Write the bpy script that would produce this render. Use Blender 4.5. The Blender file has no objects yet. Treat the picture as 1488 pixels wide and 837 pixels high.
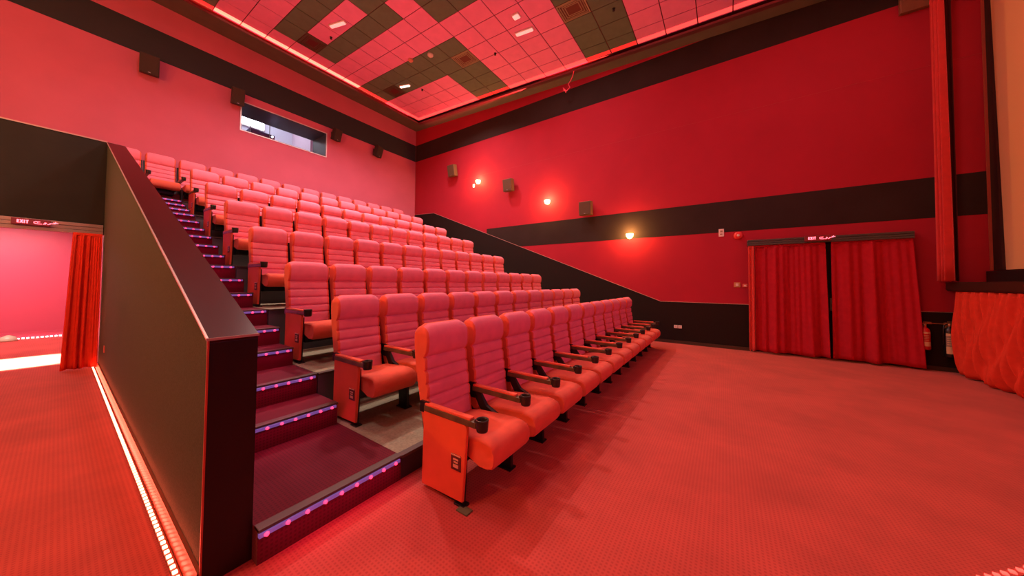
import bpy, bmesh, math, random
from mathutils import Vector, Matrix
random.seed(7)
C = bpy.context.scene.collection
S = bpy.context.scene
PI = math.pi

# ------------------------------------------------------------------ materials
MATS = {}
def mat(name, col, rough=.6, metal=0., spec=.5, emit=None, estr=0., noise=0., nscale=20., bump=0., bscale=200., coat=0., sheen=0., trans=0.):
    if name in MATS: return MATS[name]
    m = bpy.data.materials.new(name); m.use_nodes = True
    nt = m.node_tree; b = nt.nodes['Principled BSDF']
    b.inputs['Base Color'].default_value = (*col, 1)
    b.inputs['Roughness'].default_value = rough
    b.inputs['Metallic'].default_value = metal
    b.inputs['Specular IOR Level'].default_value = spec
    b.inputs['Coat Weight'].default_value = coat
    b.inputs['Sheen Weight'].default_value = sheen
    b.inputs['Transmission Weight'].default_value = trans
    if emit:
        b.inputs['Emission Color'].default_value = (*emit, 1)
        b.inputs['Emission Strength'].default_value = estr
    if noise or bump:
        tc = nt.nodes.new('ShaderNodeTexCoord')
    if noise:
        n = nt.nodes.new('ShaderNodeTexNoise'); n.inputs['Scale'].default_value = nscale; n.inputs['Detail'].default_value = 4
        nt.links.new(tc.outputs['Object'], n.inputs['Vector'])
        mr = nt.nodes.new('ShaderNodeMapRange')
        mr.inputs['From Min'].default_value = .3; mr.inputs['From Max'].default_value = .7
        mr.inputs['To Min'].default_value = 1-noise; mr.inputs['To Max'].default_value = 1+noise
        nt.links.new(n.outputs['Fac'], mr.inputs['Value'])
        mx = nt.nodes.new('ShaderNodeMix'); mx.data_type = 'RGBA'; mx.blend_type = 'MULTIPLY'; mx.inputs[0].default_value = 1
        mx.inputs[6].default_value = (*col, 1)
        nt.links.new(mr.outputs['Result'], mx.inputs[7])
        nt.links.new(mx.outputs[2], b.inputs['Base Color'])
    if bump:
        n2 = nt.nodes.new('ShaderNodeTexNoise'); n2.inputs['Scale'].default_value = bscale; n2.inputs['Detail'].default_value = 3
        nt.links.new(tc.outputs['Object'], n2.inputs['Vector'])
        bp = nt.nodes.new('ShaderNodeBump'); bp.inputs['Strength'].default_value = bump; bp.inputs['Distance'].default_value = .01
        nt.links.new(n2.outputs['Fac'], bp.inputs['Height'])
        nt.links.new(bp.outputs['Normal'], b.inputs['Normal'])
    MATS[name] = m
    return m

def carpet(name, col, dark, cell=38., patch=.12):
    m = mat(name, col, rough=.95, spec=.15, sheen=.15)
    nt = m.node_tree; b = nt.nodes['Principled BSDF']
    tc = nt.nodes.new('ShaderNodeTexCoord')
    v = nt.nodes.new('ShaderNodeTexVoronoi'); v.inputs['Scale'].default_value = cell; v.inputs['Randomness'].default_value = .0
    v.distance = 'CHEBYCHEV'
    nt.links.new(tc.outputs['Object'], v.inputs['Vector'])
    mr = nt.nodes.new('ShaderNodeMapRange'); mr.inputs['From Min'].default_value = .18; mr.inputs['From Max'].default_value = .32
    mr.inputs['To Min'].default_value = 0; mr.inputs['To Max'].default_value = 1
    nt.links.new(v.outputs['Distance'], mr.inputs['Value'])
    mx = nt.nodes.new('ShaderNodeMix'); mx.data_type = 'RGBA'
    mx.inputs[6].default_value = (*dark, 1); mx.inputs[7].default_value = (*col, 1)
    nt.links.new(mr.outputs['Result'], mx.inputs[0])
    n = nt.nodes.new('ShaderNodeTexNoise'); n.inputs['Scale'].default_value = 1.6; n.inputs['Detail'].default_value = 6; n.inputs['Roughness'].default_value = .62
    nt.links.new(tc.outputs['Object'], n.inputs['Vector'])
    m2 = nt.nodes.new('ShaderNodeMapRange'); m2.inputs['From Min'].default_value = .35; m2.inputs['From Max'].default_value = .65
    m2.inputs['To Min'].default_value = 1-patch; m2.inputs['To Max'].default_value = 1+patch
    nt.links.new(n.outputs['Fac'], m2.inputs['Value'])
    mm = nt.nodes.new('ShaderNodeMix'); mm.data_type = 'RGBA'; mm.blend_type = 'MULTIPLY'; mm.inputs[0].default_value = 1
    nt.links.new(mx.outputs[2], mm.inputs[6]); nt.links.new(m2.outputs['Result'], mm.inputs[7])
    nt.links.new(mm.outputs[2], b.inputs['Base Color'])
    return m

M_CARPET = carpet('red_carpet', (.53, .080, .064), (.42, .054, .048), cell=45)
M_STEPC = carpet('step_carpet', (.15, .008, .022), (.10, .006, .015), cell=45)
M_WALL = mat('red_wall_paint', (.41, .021, .044), rough=.8, spec=.15, noise=.05, nscale=1.3, bump=.08, bscale=90)
M_WALLB = mat('rose_wall_paint', (.61, .14, .23), rough=.75, spec=.2, noise=.05, nscale=1.1, bump=.08, bscale=90)
M_BAND = mat('dark_band_paint', (.036, .024, .022), rough=.9, spec=.12, noise=.1, nscale=2)
M_DADO = mat('black_dado_paint', (.016, .009, .008), rough=.8, spec=.2)
M_PORTAL = mat('dark_portal_paint', (.014, .015, .011), rough=.6, spec=.2, noise=.15, nscale=3, bump=.05)
M_TRIM = mat('pale_metal_trim', (.62, .50, .44), rough=.32, metal=.7)
M_PINK = mat('pink_ceiling_tile', (.88, .28, .58), rough=.8, spec=.2, noise=.04, nscale=5)
M_BROWN = mat('brown_ceiling_tile', (.13, .20, .14), rough=.8, spec=.2, noise=.08, nscale=5)
M_GRID = mat('ceiling_grid', (.11, .012, .014), rough=.5)
M_SOFFIT = mat('brown_soffit_paint', (.13, .125, .095), rough=.7, noise=.08, nscale=3)
M_GLOWR = mat('red_lit_tile_edge', (.9, .1, .08), emit=(1., .085, .075), estr=1.15)  # tile edge lit from the cove, painted as emission
M_GLOWRD = mat('dim_red_lit_tile_edge', (.6, .04, .03), emit=(1., .035, .03), estr=.7)  # weaker painted glow where the cove light falls on brown tiles
M_GLOWW = mat('warm_lit_tile_edge', (1, .5, .3), emit=(1., .42, .26), estr=1.25)
M_FABRIC = mat('rose_seat_fabric', (.84, .23, .34), rough=.9, spec=.15, sheen=.12, noise=.06, nscale=9, bump=.15, bscale=500)
M_FABO = mat('orange_red_seat_fabric', (.80, .135, .085), rough=.9, spec=.15, sheen=.12, noise=.06, nscale=9, bump=.15, bscale=500)
M_PANELF = mat('red_panel_vinyl', (.84, .135, .065), rough=.6, spec=.3, noise=.05, nscale=7)
M_BLACK = mat('black_metal', (.012, .011, .012), rough=.4, spec=.5)
M_PLASTIC = mat('black_plastic', (.022, .018, .016), rough=.32, spec=.5)
M_WOOD = mat('dark_arm_wood', (.13, .085, .045), rough=.4, noise=.3, nscale=12)
M_PLATE = mat('plate_brass', (.38, .16, .09), rough=.4, metal=.2)
M_PLATEI = mat('plate_mark', (.80, .45, .33), rough=.5)
M_PLATED = mat('plate_dark', (.10, .02, .02), rough=.4)
M_CONC = mat('beige_platform_carpet', (.36, .33, .22), rough=.95, spec=.1, noise=.16, nscale=60, bump=.3, bscale=300)
M_FASCIA = mat('grey_platform_fascia', (.13, .115, .13), rough=.55)
M_NOSE = mat('dark_nosing', (.10, .06, .045), rough=.45)
M_NOSEL = mat('lavender_nosing_light', (.25, .2, .6), rough=.35, emit=(.15, .085, .36), estr=.55)
M_DOT = mat('pink_step_light', (1, .1, .3), emit=(1., .022, .07), estr=4.5)
M_PART = mat('brown_textured_partition', (.060, .092, .064), rough=.9, spec=.25, noise=.22, nscale=130, bump=.5, bscale=260)
M_CAP = mat('glossy_mahogany_cap', (.045, .004, .004), rough=.3, spec=.12, coat=.0)
M_ENDP = mat('glossy_black_end_panel', (.014, .006, .006), rough=.35, spec=.3)
M_SKIRT = mat('glossy_skirting', (.22, .06, .035), rough=.25)
M_FLED = mat('floor_strip_light', (1, .4, .3), emit=(1., .22, .13), estr=9.)
M_FLEDW = mat('pale_floor_strip_light', (1, .7, .7), emit=(1., .50, .50), estr=14.)
M_FLEDR = mat('red_floor_strip_light', (1, .2, .15), emit=(1., .09, .07), estr=1.7)
M_SPK = mat('dark_speaker_cabinet', (.040, .024, .020), rough=.6)
M_SPKG = mat('speaker_grille', (.055, .034, .026), rough=.8, bump=.6, bscale=400)
M_SPKT = mat('tan_speaker_grille', (.11, .060, .028), rough=.8, bump=.6, bscale=400)
M_CURT = mat('red_curtain_velvet', (.44, .016, .030), rough=.9, spec=.1, noise=.07, nscale=14)
M_CURTO = mat('orange_red_curtain', (.66, .045, .022), rough=.9, spec=.1, noise=.05, nscale=14)
M_SKC = mat('stage_skirt_cloth', (.66, .055, .030), rough=.9, spec=.1, noise=.06, nscale=14)
M_STAGE = mat('dark_stage_wood', (.035, .012, .008), rough=.5)
M_SCREEN = mat('orange_lit_screen', (.82, .50, .24), rough=.9, spec=.1)  # off-white sheet with the warm orange room light put into its colour
M_MASK = mat('black_screen_masking', (.035, .006, .006), rough=.9)
M_TRACK = mat('grey_track_metal', (.30, .24, .21), rough=.4, metal=.5)
M_TRACKD = mat('dark_track_metal', (.085, .10, .10), rough=.4, metal=.5)
M_SIGN = mat('sign_body', (.10, .02, .02), rough=.3, emit=(.25, .004, .008), estr=.35)
M_SIGNL = mat('sign_letters_lit', (1, .2, .25), emit=(1., .10, .14), estr=5.)
M_WHITE = mat('white_plastic', (.80, .70, .66), rough=.4)
M_WHITEL = mat('white_lamp_diffuser', (1, .9, .8), emit=(1., .72, .58), estr=2.6)
M_PALEL = mat('pale_pink_diffuser', (1, .8, .75), emit=(1., .42, .38), estr=.9)
M_GRILL = mat('vent_metal', (.30, .27, .17), rough=.5)
M_VENTD = mat('vent_dark', (.06, .055, .035), rough=.8)
M_SCON = mat('sconce_glass', (1, .7, .3), emit=(1., .62, .16), estr=60.)
M_SCONB = mat('sconce_brass', (.5, .25, .08), rough=.35, metal=.8)
M_NICHE = mat('niche_lining', (.075, .055, .060), rough=.5)
M_NFRAME = mat('niche_grey_frame', (.75, .73, .78), rough=.4, metal=.3)
M_BOOTH = mat('booth_white_wall', (.80, .82, .92), rough=.7)
M_BOOTHP = mat('booth_pink_wall', (.85, .62, .70), rough=.7)
M_GLASS = mat('clear_glass', (.96, .97, 1.), rough=.02, trans=1.)
M_PROJ = mat('projector_body', (.14, .09, .20), rough=.5)
M_CORR = mat('glossy_corridor_paint', (.58, .11, .18), rough=.30, spec=.5, bump=.35, bscale=130)
M_EXTR = mat('extinguisher_red', (.55, .015, .015), rough=.3, coat=.5)
M_EXTB = mat('extinguisher_black', (.015, .012, .012), rough=.35)
M_LABELC = mat('label_cream', (.70, .48, .26), rough=.6)
M_LABELG = mat('label_grey', (.30, .22, .16), rough=.6)
M_BRONZE = mat('bronze_fitting', (.55, .26, .12), rough=.35, metal=.5)
M_PELM = mat('pelmet_wood', (.22, .11, .06), rough=.3, spec=.5, noise=.2, nscale=2)
M_RIB = mat('pink_ribbon', (.85, .10, .16), rough=.4)
M_FLESH = mat('tan_block', (.55, .30, .12), rough=.6)
M_RUBBER = mat('green_grey_shim', (.12, .14, .07), rough=.7)
M_LMET = mat('light_grey_metal', (.42, .42, .44), rough=.35, metal=.6)

# ------------------------------------------------------------------ mesh helpers
def bm_new(): return bmesh.new()
def box(bm, x0, x1, y0, y1, z0, z1, mi=0, bev=0.):
    vs = [bm.verts.new(p) for p in ((x0,y0,z0),(x1,y0,z0),(x1,y1,z0),(x0,y1,z0),(x0,y0,z1),(x1,y0,z1),(x1,y1,z1),(x0,y1,z1))]
    fs = [bm.faces.new([vs[i] for i in f]) for f in ((3,2,1,0),(4,5,6,7),(0,1,5,4),(1,2,6,5),(2,3,7,6),(3,0,4,7))]
    for f in fs: f.material_index = mi
    if bev:
        es = list({e for f in fs for e in f.edges})
        r = bmesh.ops.bevel(bm, geom=es, offset=bev, segments=2, profile=.6, affect='EDGES')
        for f in r['faces']: f.material_index = mi
    return vs
def poly(bm, pts, mi=0):
    f = bm.faces.new([bm.verts.new(p) for p in pts]); f.material_index = mi; return f
def prism(bm, prof, axis, a, b, mi=0, bev=0.):
    """extrude a 2-D outline along an axis (0: outline is y,z; 1: x,z; 2: x,y)"""
    def P(p, t): return ((t, p[0], p[1]), (p[0], t, p[1]), (p[0], p[1], t))[axis]
    A = [bm.verts.new(P(p, a)) for p in prof]; B = [bm.verts.new(P(p, b)) for p in prof]
    n = len(prof); fs = [bm.faces.new(A[::-1]), bm.faces.new(B)]
    for i in range(n): fs.append(bm.faces.new((A[i], A[(i+1)%n], B[(i+1)%n], B[i])))
    for f in fs: f.material_index = mi
    if bev:
        es = list(fs[0].edges) + list(fs[1].edges)
        r = bmesh.ops.bevel(bm, geom=es, offset=bev, segments=2, profile=.6, affect='EDGES')
        for f in r['faces']: f.material_index = mi
def lathe(bm, prof, cx, cy, cz, n=20, axis='z', mi=0):
    """prof: list of (radius, height)"""
    rings = []
    for r, h in prof:
        ring = []
        for k in range(n):
            t = 2*PI*k/n; a, b = max(r, 1e-4)*math.cos(t), max(r, 1e-4)*math.sin(t)
            p = {'z': (a, b, h), 'x': (h, a, b), 'y': (a, h, b)}[axis]
            ring.append(bm.verts.new((cx+p[0], cy+p[1], cz+p[2])))
        rings.append(ring)
    for i in range(len(rings)-1):
        for k in range(n):
            f = bm.faces.new((rings[i][k], rings[i][(k+1)%n], rings[i+1][(k+1)%n], rings[i+1][k])); f.material_index = mi; f.smooth = True
    for r in (rings[0], rings[-1]):
        f = bm.faces.new(r); f.material_index = mi
def tube(bm, pts, rad, n=8, mi=0):
    pts = [Vector(p) for p in pts]; rings = []
    for i, p in enumerate(pts):
        d = (pts[min(i+1, len(pts)-1)] - pts[max(i-1, 0)]).normalized()
        a = d.orthogonal().normalized() if i == 0 else (rings_a - d*rings_a.dot(d)).normalized()
        rings_a = a; b = d.cross(a)
        rings.append([bm.verts.new(p + (a*math.cos(2*PI*k/n) + b*math.sin(2*PI*k/n))*rad) for k in range(n)])
    for i in range(len(rings)-1):
        for k in range(n):
            f = bm.faces.new((rings[i][k], rings[i][(k+1)%n], rings[i+1][(k+1)%n], rings[i+1][k])); f.smooth = True; f.material_index = mi
    bm.faces.new(rings[0]).material_index = mi; bm.faces.new(rings[-1]).material_index = mi
def obj(name, bm, m, parent=None, loc=None, smooth=False):
    bmesh.ops.recalc_face_normals(bm, faces=bm.faces)
    me = bpy.data.meshes.new(name); bm.to_mesh(me); bm.free()
    for x in (m if isinstance(m, (list, tuple)) else [m]): me.materials.append(x)
    if smooth:
        for p in me.polygons: p.use_smooth = True
    o = bpy.data.objects.new(name, me); C.objects.link(o)
    if loc: o.location = loc
    if parent: o.parent = parent
    return o
def tag(o, label, cat, group=None):
    o['label'] = label; o['category'] = cat
    if group: o['group'] = group
    return o
def thing(name, label, cat, loc=(0, 0, 0), group=None, rz=0.):
    o = bpy.data.objects.new(name, None); C.objects.link(o); o.location = loc; o.rotation_euler = (0, 0, rz)
    o.empty_display_size = .1
    return tag(o, label, cat, group)
def struct(name, bm, m, parent=None):
    o = obj(name, bm, m, parent)
    if not parent: o['kind'] = 'structure'
    return o
def copy_tree(o, parent=None):
    c = o.copy(); C.objects.link(c)
    if parent: c.parent = parent
    for ch in o.children: copy_tree(ch, c)
    return c

# ------------------------------------------------------------------ room dimensions (metres)
XR, YB, XW, YF = 8.83, 10.829, -2.6, -4.0       # right wall, back wall, left wall, front wall
XL, XA, XP = .429, .624, 1.50                   # partition left / right face, platform side
def zc(y): return 8.10 - .06*(YB - y)           # tiled ceiling plane
def zs(y): return 7.957 - .06*(YB - y)          # soffit plane
BLO, BHI, UBLO, UBHI = 2.648, 3.36, 6.622, 7.322

# floor
bm = bm_new(); box(bm, XW-.3, XR+1.5, YF-.3, 14.3, -.12, 0); struct('floor', bm, M_CARPET)

# right wall with door opening, window-free, painted bands
DY0, DY1, DZ = -2.70, -.52, 2.30
bm = bm_new()
t = .25
box(bm, XR, XR+t, DY1, 14.3, 0, DZ); box(bm, XR, XR+t, YF-.3, DY0, 0, DZ); box(bm, XR, XR+t, YF-.3, 14.3, DZ, 8.6)
box(bm, XR-.004, XR+.002, YF, YB, UBLO, UBHI, 1)
# lower band runs forward from the sloping dado
prism(bm, [(YF, BLO), (6.9, BLO), (6.9, BHI), (YF, BHI)], 0, XR-.004, XR+.002, 1)
struct('wall_right', bm, [M_WALL, M_BAND])
def zd(y): return 1.009 if y < 1.314 else 1.009 + (y-1.314)*(4.252-1.009)/(9.625-1.314)
bm = bm_new()
prism(bm, [(DY1, 0), (YB, 0), (YB, 4.32), (9.625, 4.252), (1.314, 1.009), (DY1, 1.009)], 0, XR-.014, XR+.002, 0)
prism(bm, [(YF, 0), (DY0, 0), (DY0, 1.0), (YF, 1.0)], 0, XR-.014, XR+.002, 0)
struct('trim_1', bm, M_DADO)
bm = bm_new()
def rail(pts, w=.011):
    for (ya, za), (yb, zb) in zip(pts, pts[1:]):
        prism(bm, [(ya, za), (yb, zb), (yb, zb+w), (ya, za+w)], 0, XR-.019, XR-.001)
rail([(YB, 4.32), (9.625, 4.252), (1.314, 1.009), (DY1, 1.009)]); rail([(DY0, 1.0), (YF, 1.0)])
struct('trim_2', bm, M_TRIM)
bm = bm_new(); box(bm, XR-.03, XR-.012, DY1, 3.2, 0, .075); box(bm, XR-.03, XR-.012, YF, DY0, 0, .075)
struct('baseboard_right', bm, mat('brown_baseboard', (.05, .03, .02), rough=.5))

# back wall with projection window opening
WX0, WX1, WZ0, WZ1, WD = 2.81, 5.08, 5.605, 6.385, 11.75
bm = bm_new()
for a in ((XW-.3, WX0, 0, 8.6), (WX1, XR+.25, 0, 8.6), (WX0, WX1, 0, WZ0), (WX0, WX1, WZ1, 8.6)):
    if a[2] == 0 and a[1] <= WX0:   # above the corridor, deck side
        box(bm, a[0], a[1], YB, YB+.2, 3.0, a[3])
    else: box(bm, a[0], a[1], YB, YB+.2, 3.0 if a[2] == 0 else a[2], a[3])
box(bm, XW, XR, YB-.004, YB+.002, UBLO, UBHI, 1)
struct('wall_back', bm, [M_WALLB, mat('grey_black_band_paint', (.042, .046, .052), rough=.9, spec=.12)])
# corner bead between the two walls
bm = bm_new(); box(bm, XR-.012, XR+.001, YB-.012, YB+.001, 4.4, 7.94); struct('trim_3', bm, mat('corner_bead', (.30, .03, .03), rough=.3))
# faint paint joints on the walls
bm = bm_new(); box(bm, XR-.002, XR+.001, YF, 8.2, 5.35, 5.356); struct('trim_4', bm, mat('paint_joint', (.40, .02, .03)))

# projection window: lining, grey frame, glass, booth with projector
bm = bm_new()
box(bm, WX0-.0, WX0+.012, YB-.01, WD, WZ0, WZ1, 0); box(bm, WX1-.012, WX1, YB-.01, WD, WZ0, WZ1, 0)
box(bm, WX0, WX1, YB-.01, WD, WZ0, WZ0+.012, 0); box(bm, WX0, WX1, YB-.01, WD, WZ1-.012, WZ1, 0)
win = struct('window_1', bm, M_NICHE)
bm = bm_new()
e = .022
box(bm, WX0-e, WX1+e, YB-.02, YB-.002, WZ1-.004, WZ1+e); box(bm, WX0-e, WX1+e, YB-.02, YB-.002, WZ0-e, WZ0+.004)
box(bm, WX0-e, WX0+.004, YB-.02, YB-.002, WZ0, WZ1); box(bm, WX1-.004, WX1+e, YB-.02, YB-.002, WZ0, WZ1)
obj('window_frame', bm, M_NFRAME, win)
bm = bm_new(); box(bm, WX0+.012, WX1-.012, WD-.04, WD-.03, WZ0+.012, WZ1-.012); obj('window_pane', bm, M_GLASS, win)
bm = bm_new()
for x in (WX0+.45, WX0+.95): box(bm, x, x+.012, WD-.06, WD-.028, WZ0+.012, WZ1-.012)
obj('glazing_bar', bm, M_LMET, win)
bm = bm_new()   # booth shell
box(bm, WX0-1, WX1+1.2, 14.2, 14.3, 4.4, 8.2, 0); box(bm, WX0-1.1, WX0-1, YB+.2, 14.3, 4.4, 8.2, 0); box(bm, WX1+1.2, WX1+1.3, YB+.2, 14.3, 4.4, 8.2, 1)
box(bm, 5.35, 5.45, 12.6, 14.2, 4.4, 8.2, 1); box(bm, WX0-1, WX1+1.2, YB+.2, 14.3, 8.2, 8.3, 0); box(bm, WX0-1, WX1+1.2, YB+.2, 14.3, 4.3, 4.4, 0)
struct('wall_booth', bm, [M_BOOTH, M_BOOTHP])
pj = thing('film_projector', 'dark purple-grey projector standing behind the projection window glass', 'projector', (3.72, 12.35, 4.4))
bm = bm_new(); box(bm, -.28, .28, -.18, .2, 0, 1.45, 0, .01); obj('pedestal', bm, M_PROJ, pj)
bm = bm_new(); box(bm, -.36, .34, -.22, .5, 1.45, 1.86, 0, .03); box(bm, -.3, -.05, -.1, .3, 1.86, 1.92, 0, .01); obj('projector_body', bm, M_PROJ, pj)
bm = bm_new(); lathe(bm, [(.04, -.40), (.055, -.38), (.055, -.21), (.03, -.21)], .20, 0, 1.72, 16, 'y'); obj('lens', bm, M_BLACK, pj)
bm = bm_new(); lathe(bm, [(.001, -.402), (.028, -.402), (.028, -.396), (.001, -.396)], .20, 0, 1.72, 16, 'y'); obj('lit_lens_glass', bm, mat('lens_glow', (.8, .8, 1), emit=(.65, .6, 1.), estr=30), pj)
bl = thing('booth_light', 'bright white rectangular light inside the projection booth', 'ceiling light', (3.95, 14.17, 7.3), None)
bm = bm_new(); box(bm, -.45, .45, -.03, .02, -.22, .22, 0, .01); obj('light_housing', bm, M_WHITE, bl)
bm = bm_new(); box(bm, -.41, .41, -.045, -.03, -.18, .18); obj('diffuser', bm, mat('booth_diffuser', (1, 1, 1), emit=(.85, .9, 1), estr=9), bl)

# left wall and front wall (mostly out of frame, they bounce the light)
bm = bm_new(); box(bm, XW-.25, XW, YF-.3, 14.3, 0, 8.6); box(bm, XW-.002, XW+.004, YF, YB, UBLO, UBHI, 1); struct('wall_left', bm, [M_WALLB, M_BAND])
bm = bm_new(); box(bm, XW-.3, XR+.3, YF-.25, YF, 0, 8.6); struct('wall_front', bm, M_WALL)

# ------------------------------------------------------------------ ceiling
PX, PY = .535, .65
X0, Y0 = 7.90, 9.54
TX1, TY1 = X0+PX, Y0+PY           # outer edges of the tile field
NX = 19; NY = 20
TX0 = X0-PX*(NX-1); TY0 = Y0-PY*(NY)
dark = set()
for i, js in {-1: (4, 5, 10, 11), 0: (4, 5, 10, 11), 1: (4, 5, 10, 11), 2: (-1, 0, 1, 2, 3, 4, 5, 10, 11), 3: (-1, 0, 1, 2, 3, 4, 5, 10, 11),
              5: (6, 7, 8, 9), 6: (0, 1, 2, 3, 4, 6, 7, 8, 9), 7: (0, 4, 5), 8: (0, 1, 2, 3, 4, 5)}.items():
    for j in js: dark.add((i, j))
for i in (11, 12, 13, 14):
    for j in range(-1, 6): dark.add((i, j))
for i in (4, 5, 9, 10):
    for j in (12, 13): dark.add((i, j))
vents = {(7, 0), (2, 0), (2, 5), (2, 10)}
bm = bm_new()
g = .010
for i in range(-1, NX-1):
    for j in range(-1, NY):
        if (i, j) in vents: continue
        xa, xb = X0-PX*(i+1)+g, X0-PX*i-g
        ya, yb = Y0-PY*(j+1)+g, Y0-PY*j-g
        d = 1 if (i, j) in dark else 0
        lo = [bm.verts.new((x, y, zc(y))) for x, y in ((xa, ya), (xb, ya), (xb, yb), (xa, yb))]
        hi = [bm.verts.new((x, y, zc(y)+.02)) for x, y in ((xa, ya), (xb, ya), (xb, yb), (xa, yb))]
        bm.faces.new(lo[::-1]).material_index = d
        for k in range(4): bm.faces.new((lo[k], lo[(k+1)%4], hi[(k+1)%4], hi[k])).material_index = d
# grid and slab above
def slab(x0, x1, y0, y1, dz0, dz1, mi, f=zc):
    vs = [bm.verts.new(p) for p in ((x0,y0,f(y0)+dz0),(x1,y0,f(y0)+dz0),(x1,y1,f(y1)+dz0),(x0,y1,f(y1)+dz0),(x0,y0,f(y0)+dz1),(x1,y0,f(y0)+dz1),(x1,y1,f(y1)+dz1),(x0,y1,f(y1)+dz1))]
    for f_ in ((3,2,1,0),(4,5,6,7),(0,1,5,4),(1,2,6,5),(2,3,7,6),(3,0,4,7)): bm.faces.new([vs[q] for q in f_]).material_index = mi
slab(XW-.2, XR+.2, YF-.2, YB+.1, .012, .10, 2)
struct('ceiling', bm, [M_PINK, M_BROWN, M_GRID])
# soffit all round, hung below the tiles, with an upstand lip
SXR, SYB = 8.40, 10.15
bm = bm_new()
slab(XW-.01, XR+.0, SYB, YB+.0, 0, .03, 0, zs)
slab(SXR, XR+.0, YF, SYB, 0, .03, 0, zs)
slab(XW, XW+.45, YF, SYB, 0, .03, 0, zs)
slab(SXR-.012, SXR+.0, YF, SYB, -.004, .05, 1, zs); slab(XW+.45, SXR, SYB-.012, SYB, -.004, .05, 1, zs)
slab(SXR, SXR+.10, YF, SYB, -.006, 0, 1, zs)
struct('trim_5', bm, [M_SOFFIT, mat('soffit_lip', (.11, .035, .045), rough=.5)])

# glowing segments that paint the hidden cove LED's light onto each edge tile
cl = thing('painted_cove_glow', 'long red band of painted cove glow running round the edge of the tiled ceiling', 'painted cove glow', (8.3, 10.05, zc(10.05)))
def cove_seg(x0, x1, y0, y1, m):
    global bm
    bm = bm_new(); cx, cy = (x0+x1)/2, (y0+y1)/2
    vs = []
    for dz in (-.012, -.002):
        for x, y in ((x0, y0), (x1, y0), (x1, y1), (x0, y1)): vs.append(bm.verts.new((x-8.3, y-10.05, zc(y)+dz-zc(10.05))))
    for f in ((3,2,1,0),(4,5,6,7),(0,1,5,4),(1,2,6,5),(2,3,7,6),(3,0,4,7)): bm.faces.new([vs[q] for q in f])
    obj('glow_segment', bm, m, cl)
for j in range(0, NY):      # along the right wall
    m = M_GLOWRD if (-1, j) in dark else M_GLOWR
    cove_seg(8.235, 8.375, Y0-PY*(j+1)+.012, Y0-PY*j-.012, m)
cove_seg(8.235, 8.375, Y0+.012, 10.115, M_GLOWR)
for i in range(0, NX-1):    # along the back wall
    m = M_GLOWRD if (i, -1) in dark else (M_GLOWW if 4 <= i <= 10 else M_GLOWR)
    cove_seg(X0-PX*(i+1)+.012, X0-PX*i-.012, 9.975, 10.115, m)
cove_seg(X0+.012, 8.235, 9.975, 10.115, M_GLOWR)
LT = []
def light(kind, name, loc, power, col, size=.3, sy=None, rot=(0, 0, 0), spread=None, rad=None, spot=None):
    l = bpy.data.lights.new(name, kind); l.energy = power; l.color = col
    if kind == 'AREA':
        l.size = size
        if sy: l.shape = 'RECTANGLE'; l.size_y = sy
        if spread: l.spread = spread
    else:
        l.shadow_soft_size = rad or .05
        if spot: l.spot_size = spot; l.spot_blend = .6
    o = bpy.data.objects.new(name, l); C.objects.link(o); o.location = loc; o.rotation_euler = rot
    return o

# vents in the ceiling: square louvred diffusers
def vent(i, j, label, bright):
    xm, ym = X0-PX*(i+.5), Y0-PY*(j+.5)
    v = thing('ceiling_vent', label, 'ceiling vent', (xm, ym, zc(ym)), 'square louvred vents in the ceiling')
    v.rotation_euler = (math.atan(.06), 0, 0)
    bm = bm_new(); w, h = PX/2-.01, PY/2-.01
    box(bm, -w, w, -h, h, .02, .03, 0); obj('backing', bm, M_VENTD, v)
    bm = bm_new()
    for k in range(6):
        s = 1-k*.16; a, b_ = w*s, h*s; c = .018 if k else .03; lo = -.004 + .004*k
        for (xa, xb, ya, yb) in ((-a, a, b_-c, b_), (-a, a, -b_, -b_+c), (-a, -a+c, -b_+c, b_-c), (a-c, a, -b_+c, b_-c)):
            box(bm, xa, xb, ya, yb, lo, lo+.012)
    obj('louvres', bm, M_GRILL if bright else mat('dim_vent_metal', (.10, .085, .055), rough=.6), v)
vent(7, 0, 'dark louvred ceiling vent beside the pink panel holding a lamp, left of centre', False)
vent(2, 0, 'dark louvred ceiling vent beside the small bright lamp near the back corner', False)
vent(2, 5, 'tan louvred ceiling vent at the bend of the brown tile strip', True)
vent(2, 10, 'tan louvred ceiling vent in the brown tiles nearest the screen', True)

# ceiling lamps
def ceil_lamp(x, y, L, W, label, bright=True, rz=0., grp=None):
    z = zc(y)
    o = thing('ceiling_lamp', label, 'ceiling light', (x, y, z), grp, rz); o.rotation_euler = (math.atan(.06), 0, rz)
    bm = bm_new(); box(bm, -L/2, L/2, -W/2, W/2, -.03, .0, 0, .012); obj('housing', bm, M_WHITE, o)
    bm = bm_new(); box(bm, -L/2+.02, L/2-.02, -W/2+.015, W/2-.015, -.055, -.028, 0, .012); obj('diffuser', bm, M_WHITEL if bright else M_PALEL, o)
ceil_lamp(3.90, 7.86, .12, .50, 'white oblong bulkhead lamp on the pink panel left of centre', False, .25)
ceil_lamp(6.50, 8.58, .11, .40, 'small bright oblong lamp on brown tiles near the back corner', True, .25)
ceil_lamp(6.53, 3.98, .12, .48, 'white oblong bulkhead lamp on pink tiles right of centre', False, .1)
ceil_lamp(6.03, 3.90, .16, .18, 'small square white emergency lamp on pink tiles right of centre', False)
def disc(x, y, r, label, m, name='smoke_detector', cat='smoke detector'):
    bm = bm_new(); z = zc(y)
    lathe(bm, [(r*.25, -.07), (r*.6, -.065), (r*.8, -.045), (r, -.04), (r, 0)], 0, 0, 0, 20)
    tag(obj(name, bm, m, None, (x, y, z)), label, cat)
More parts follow.
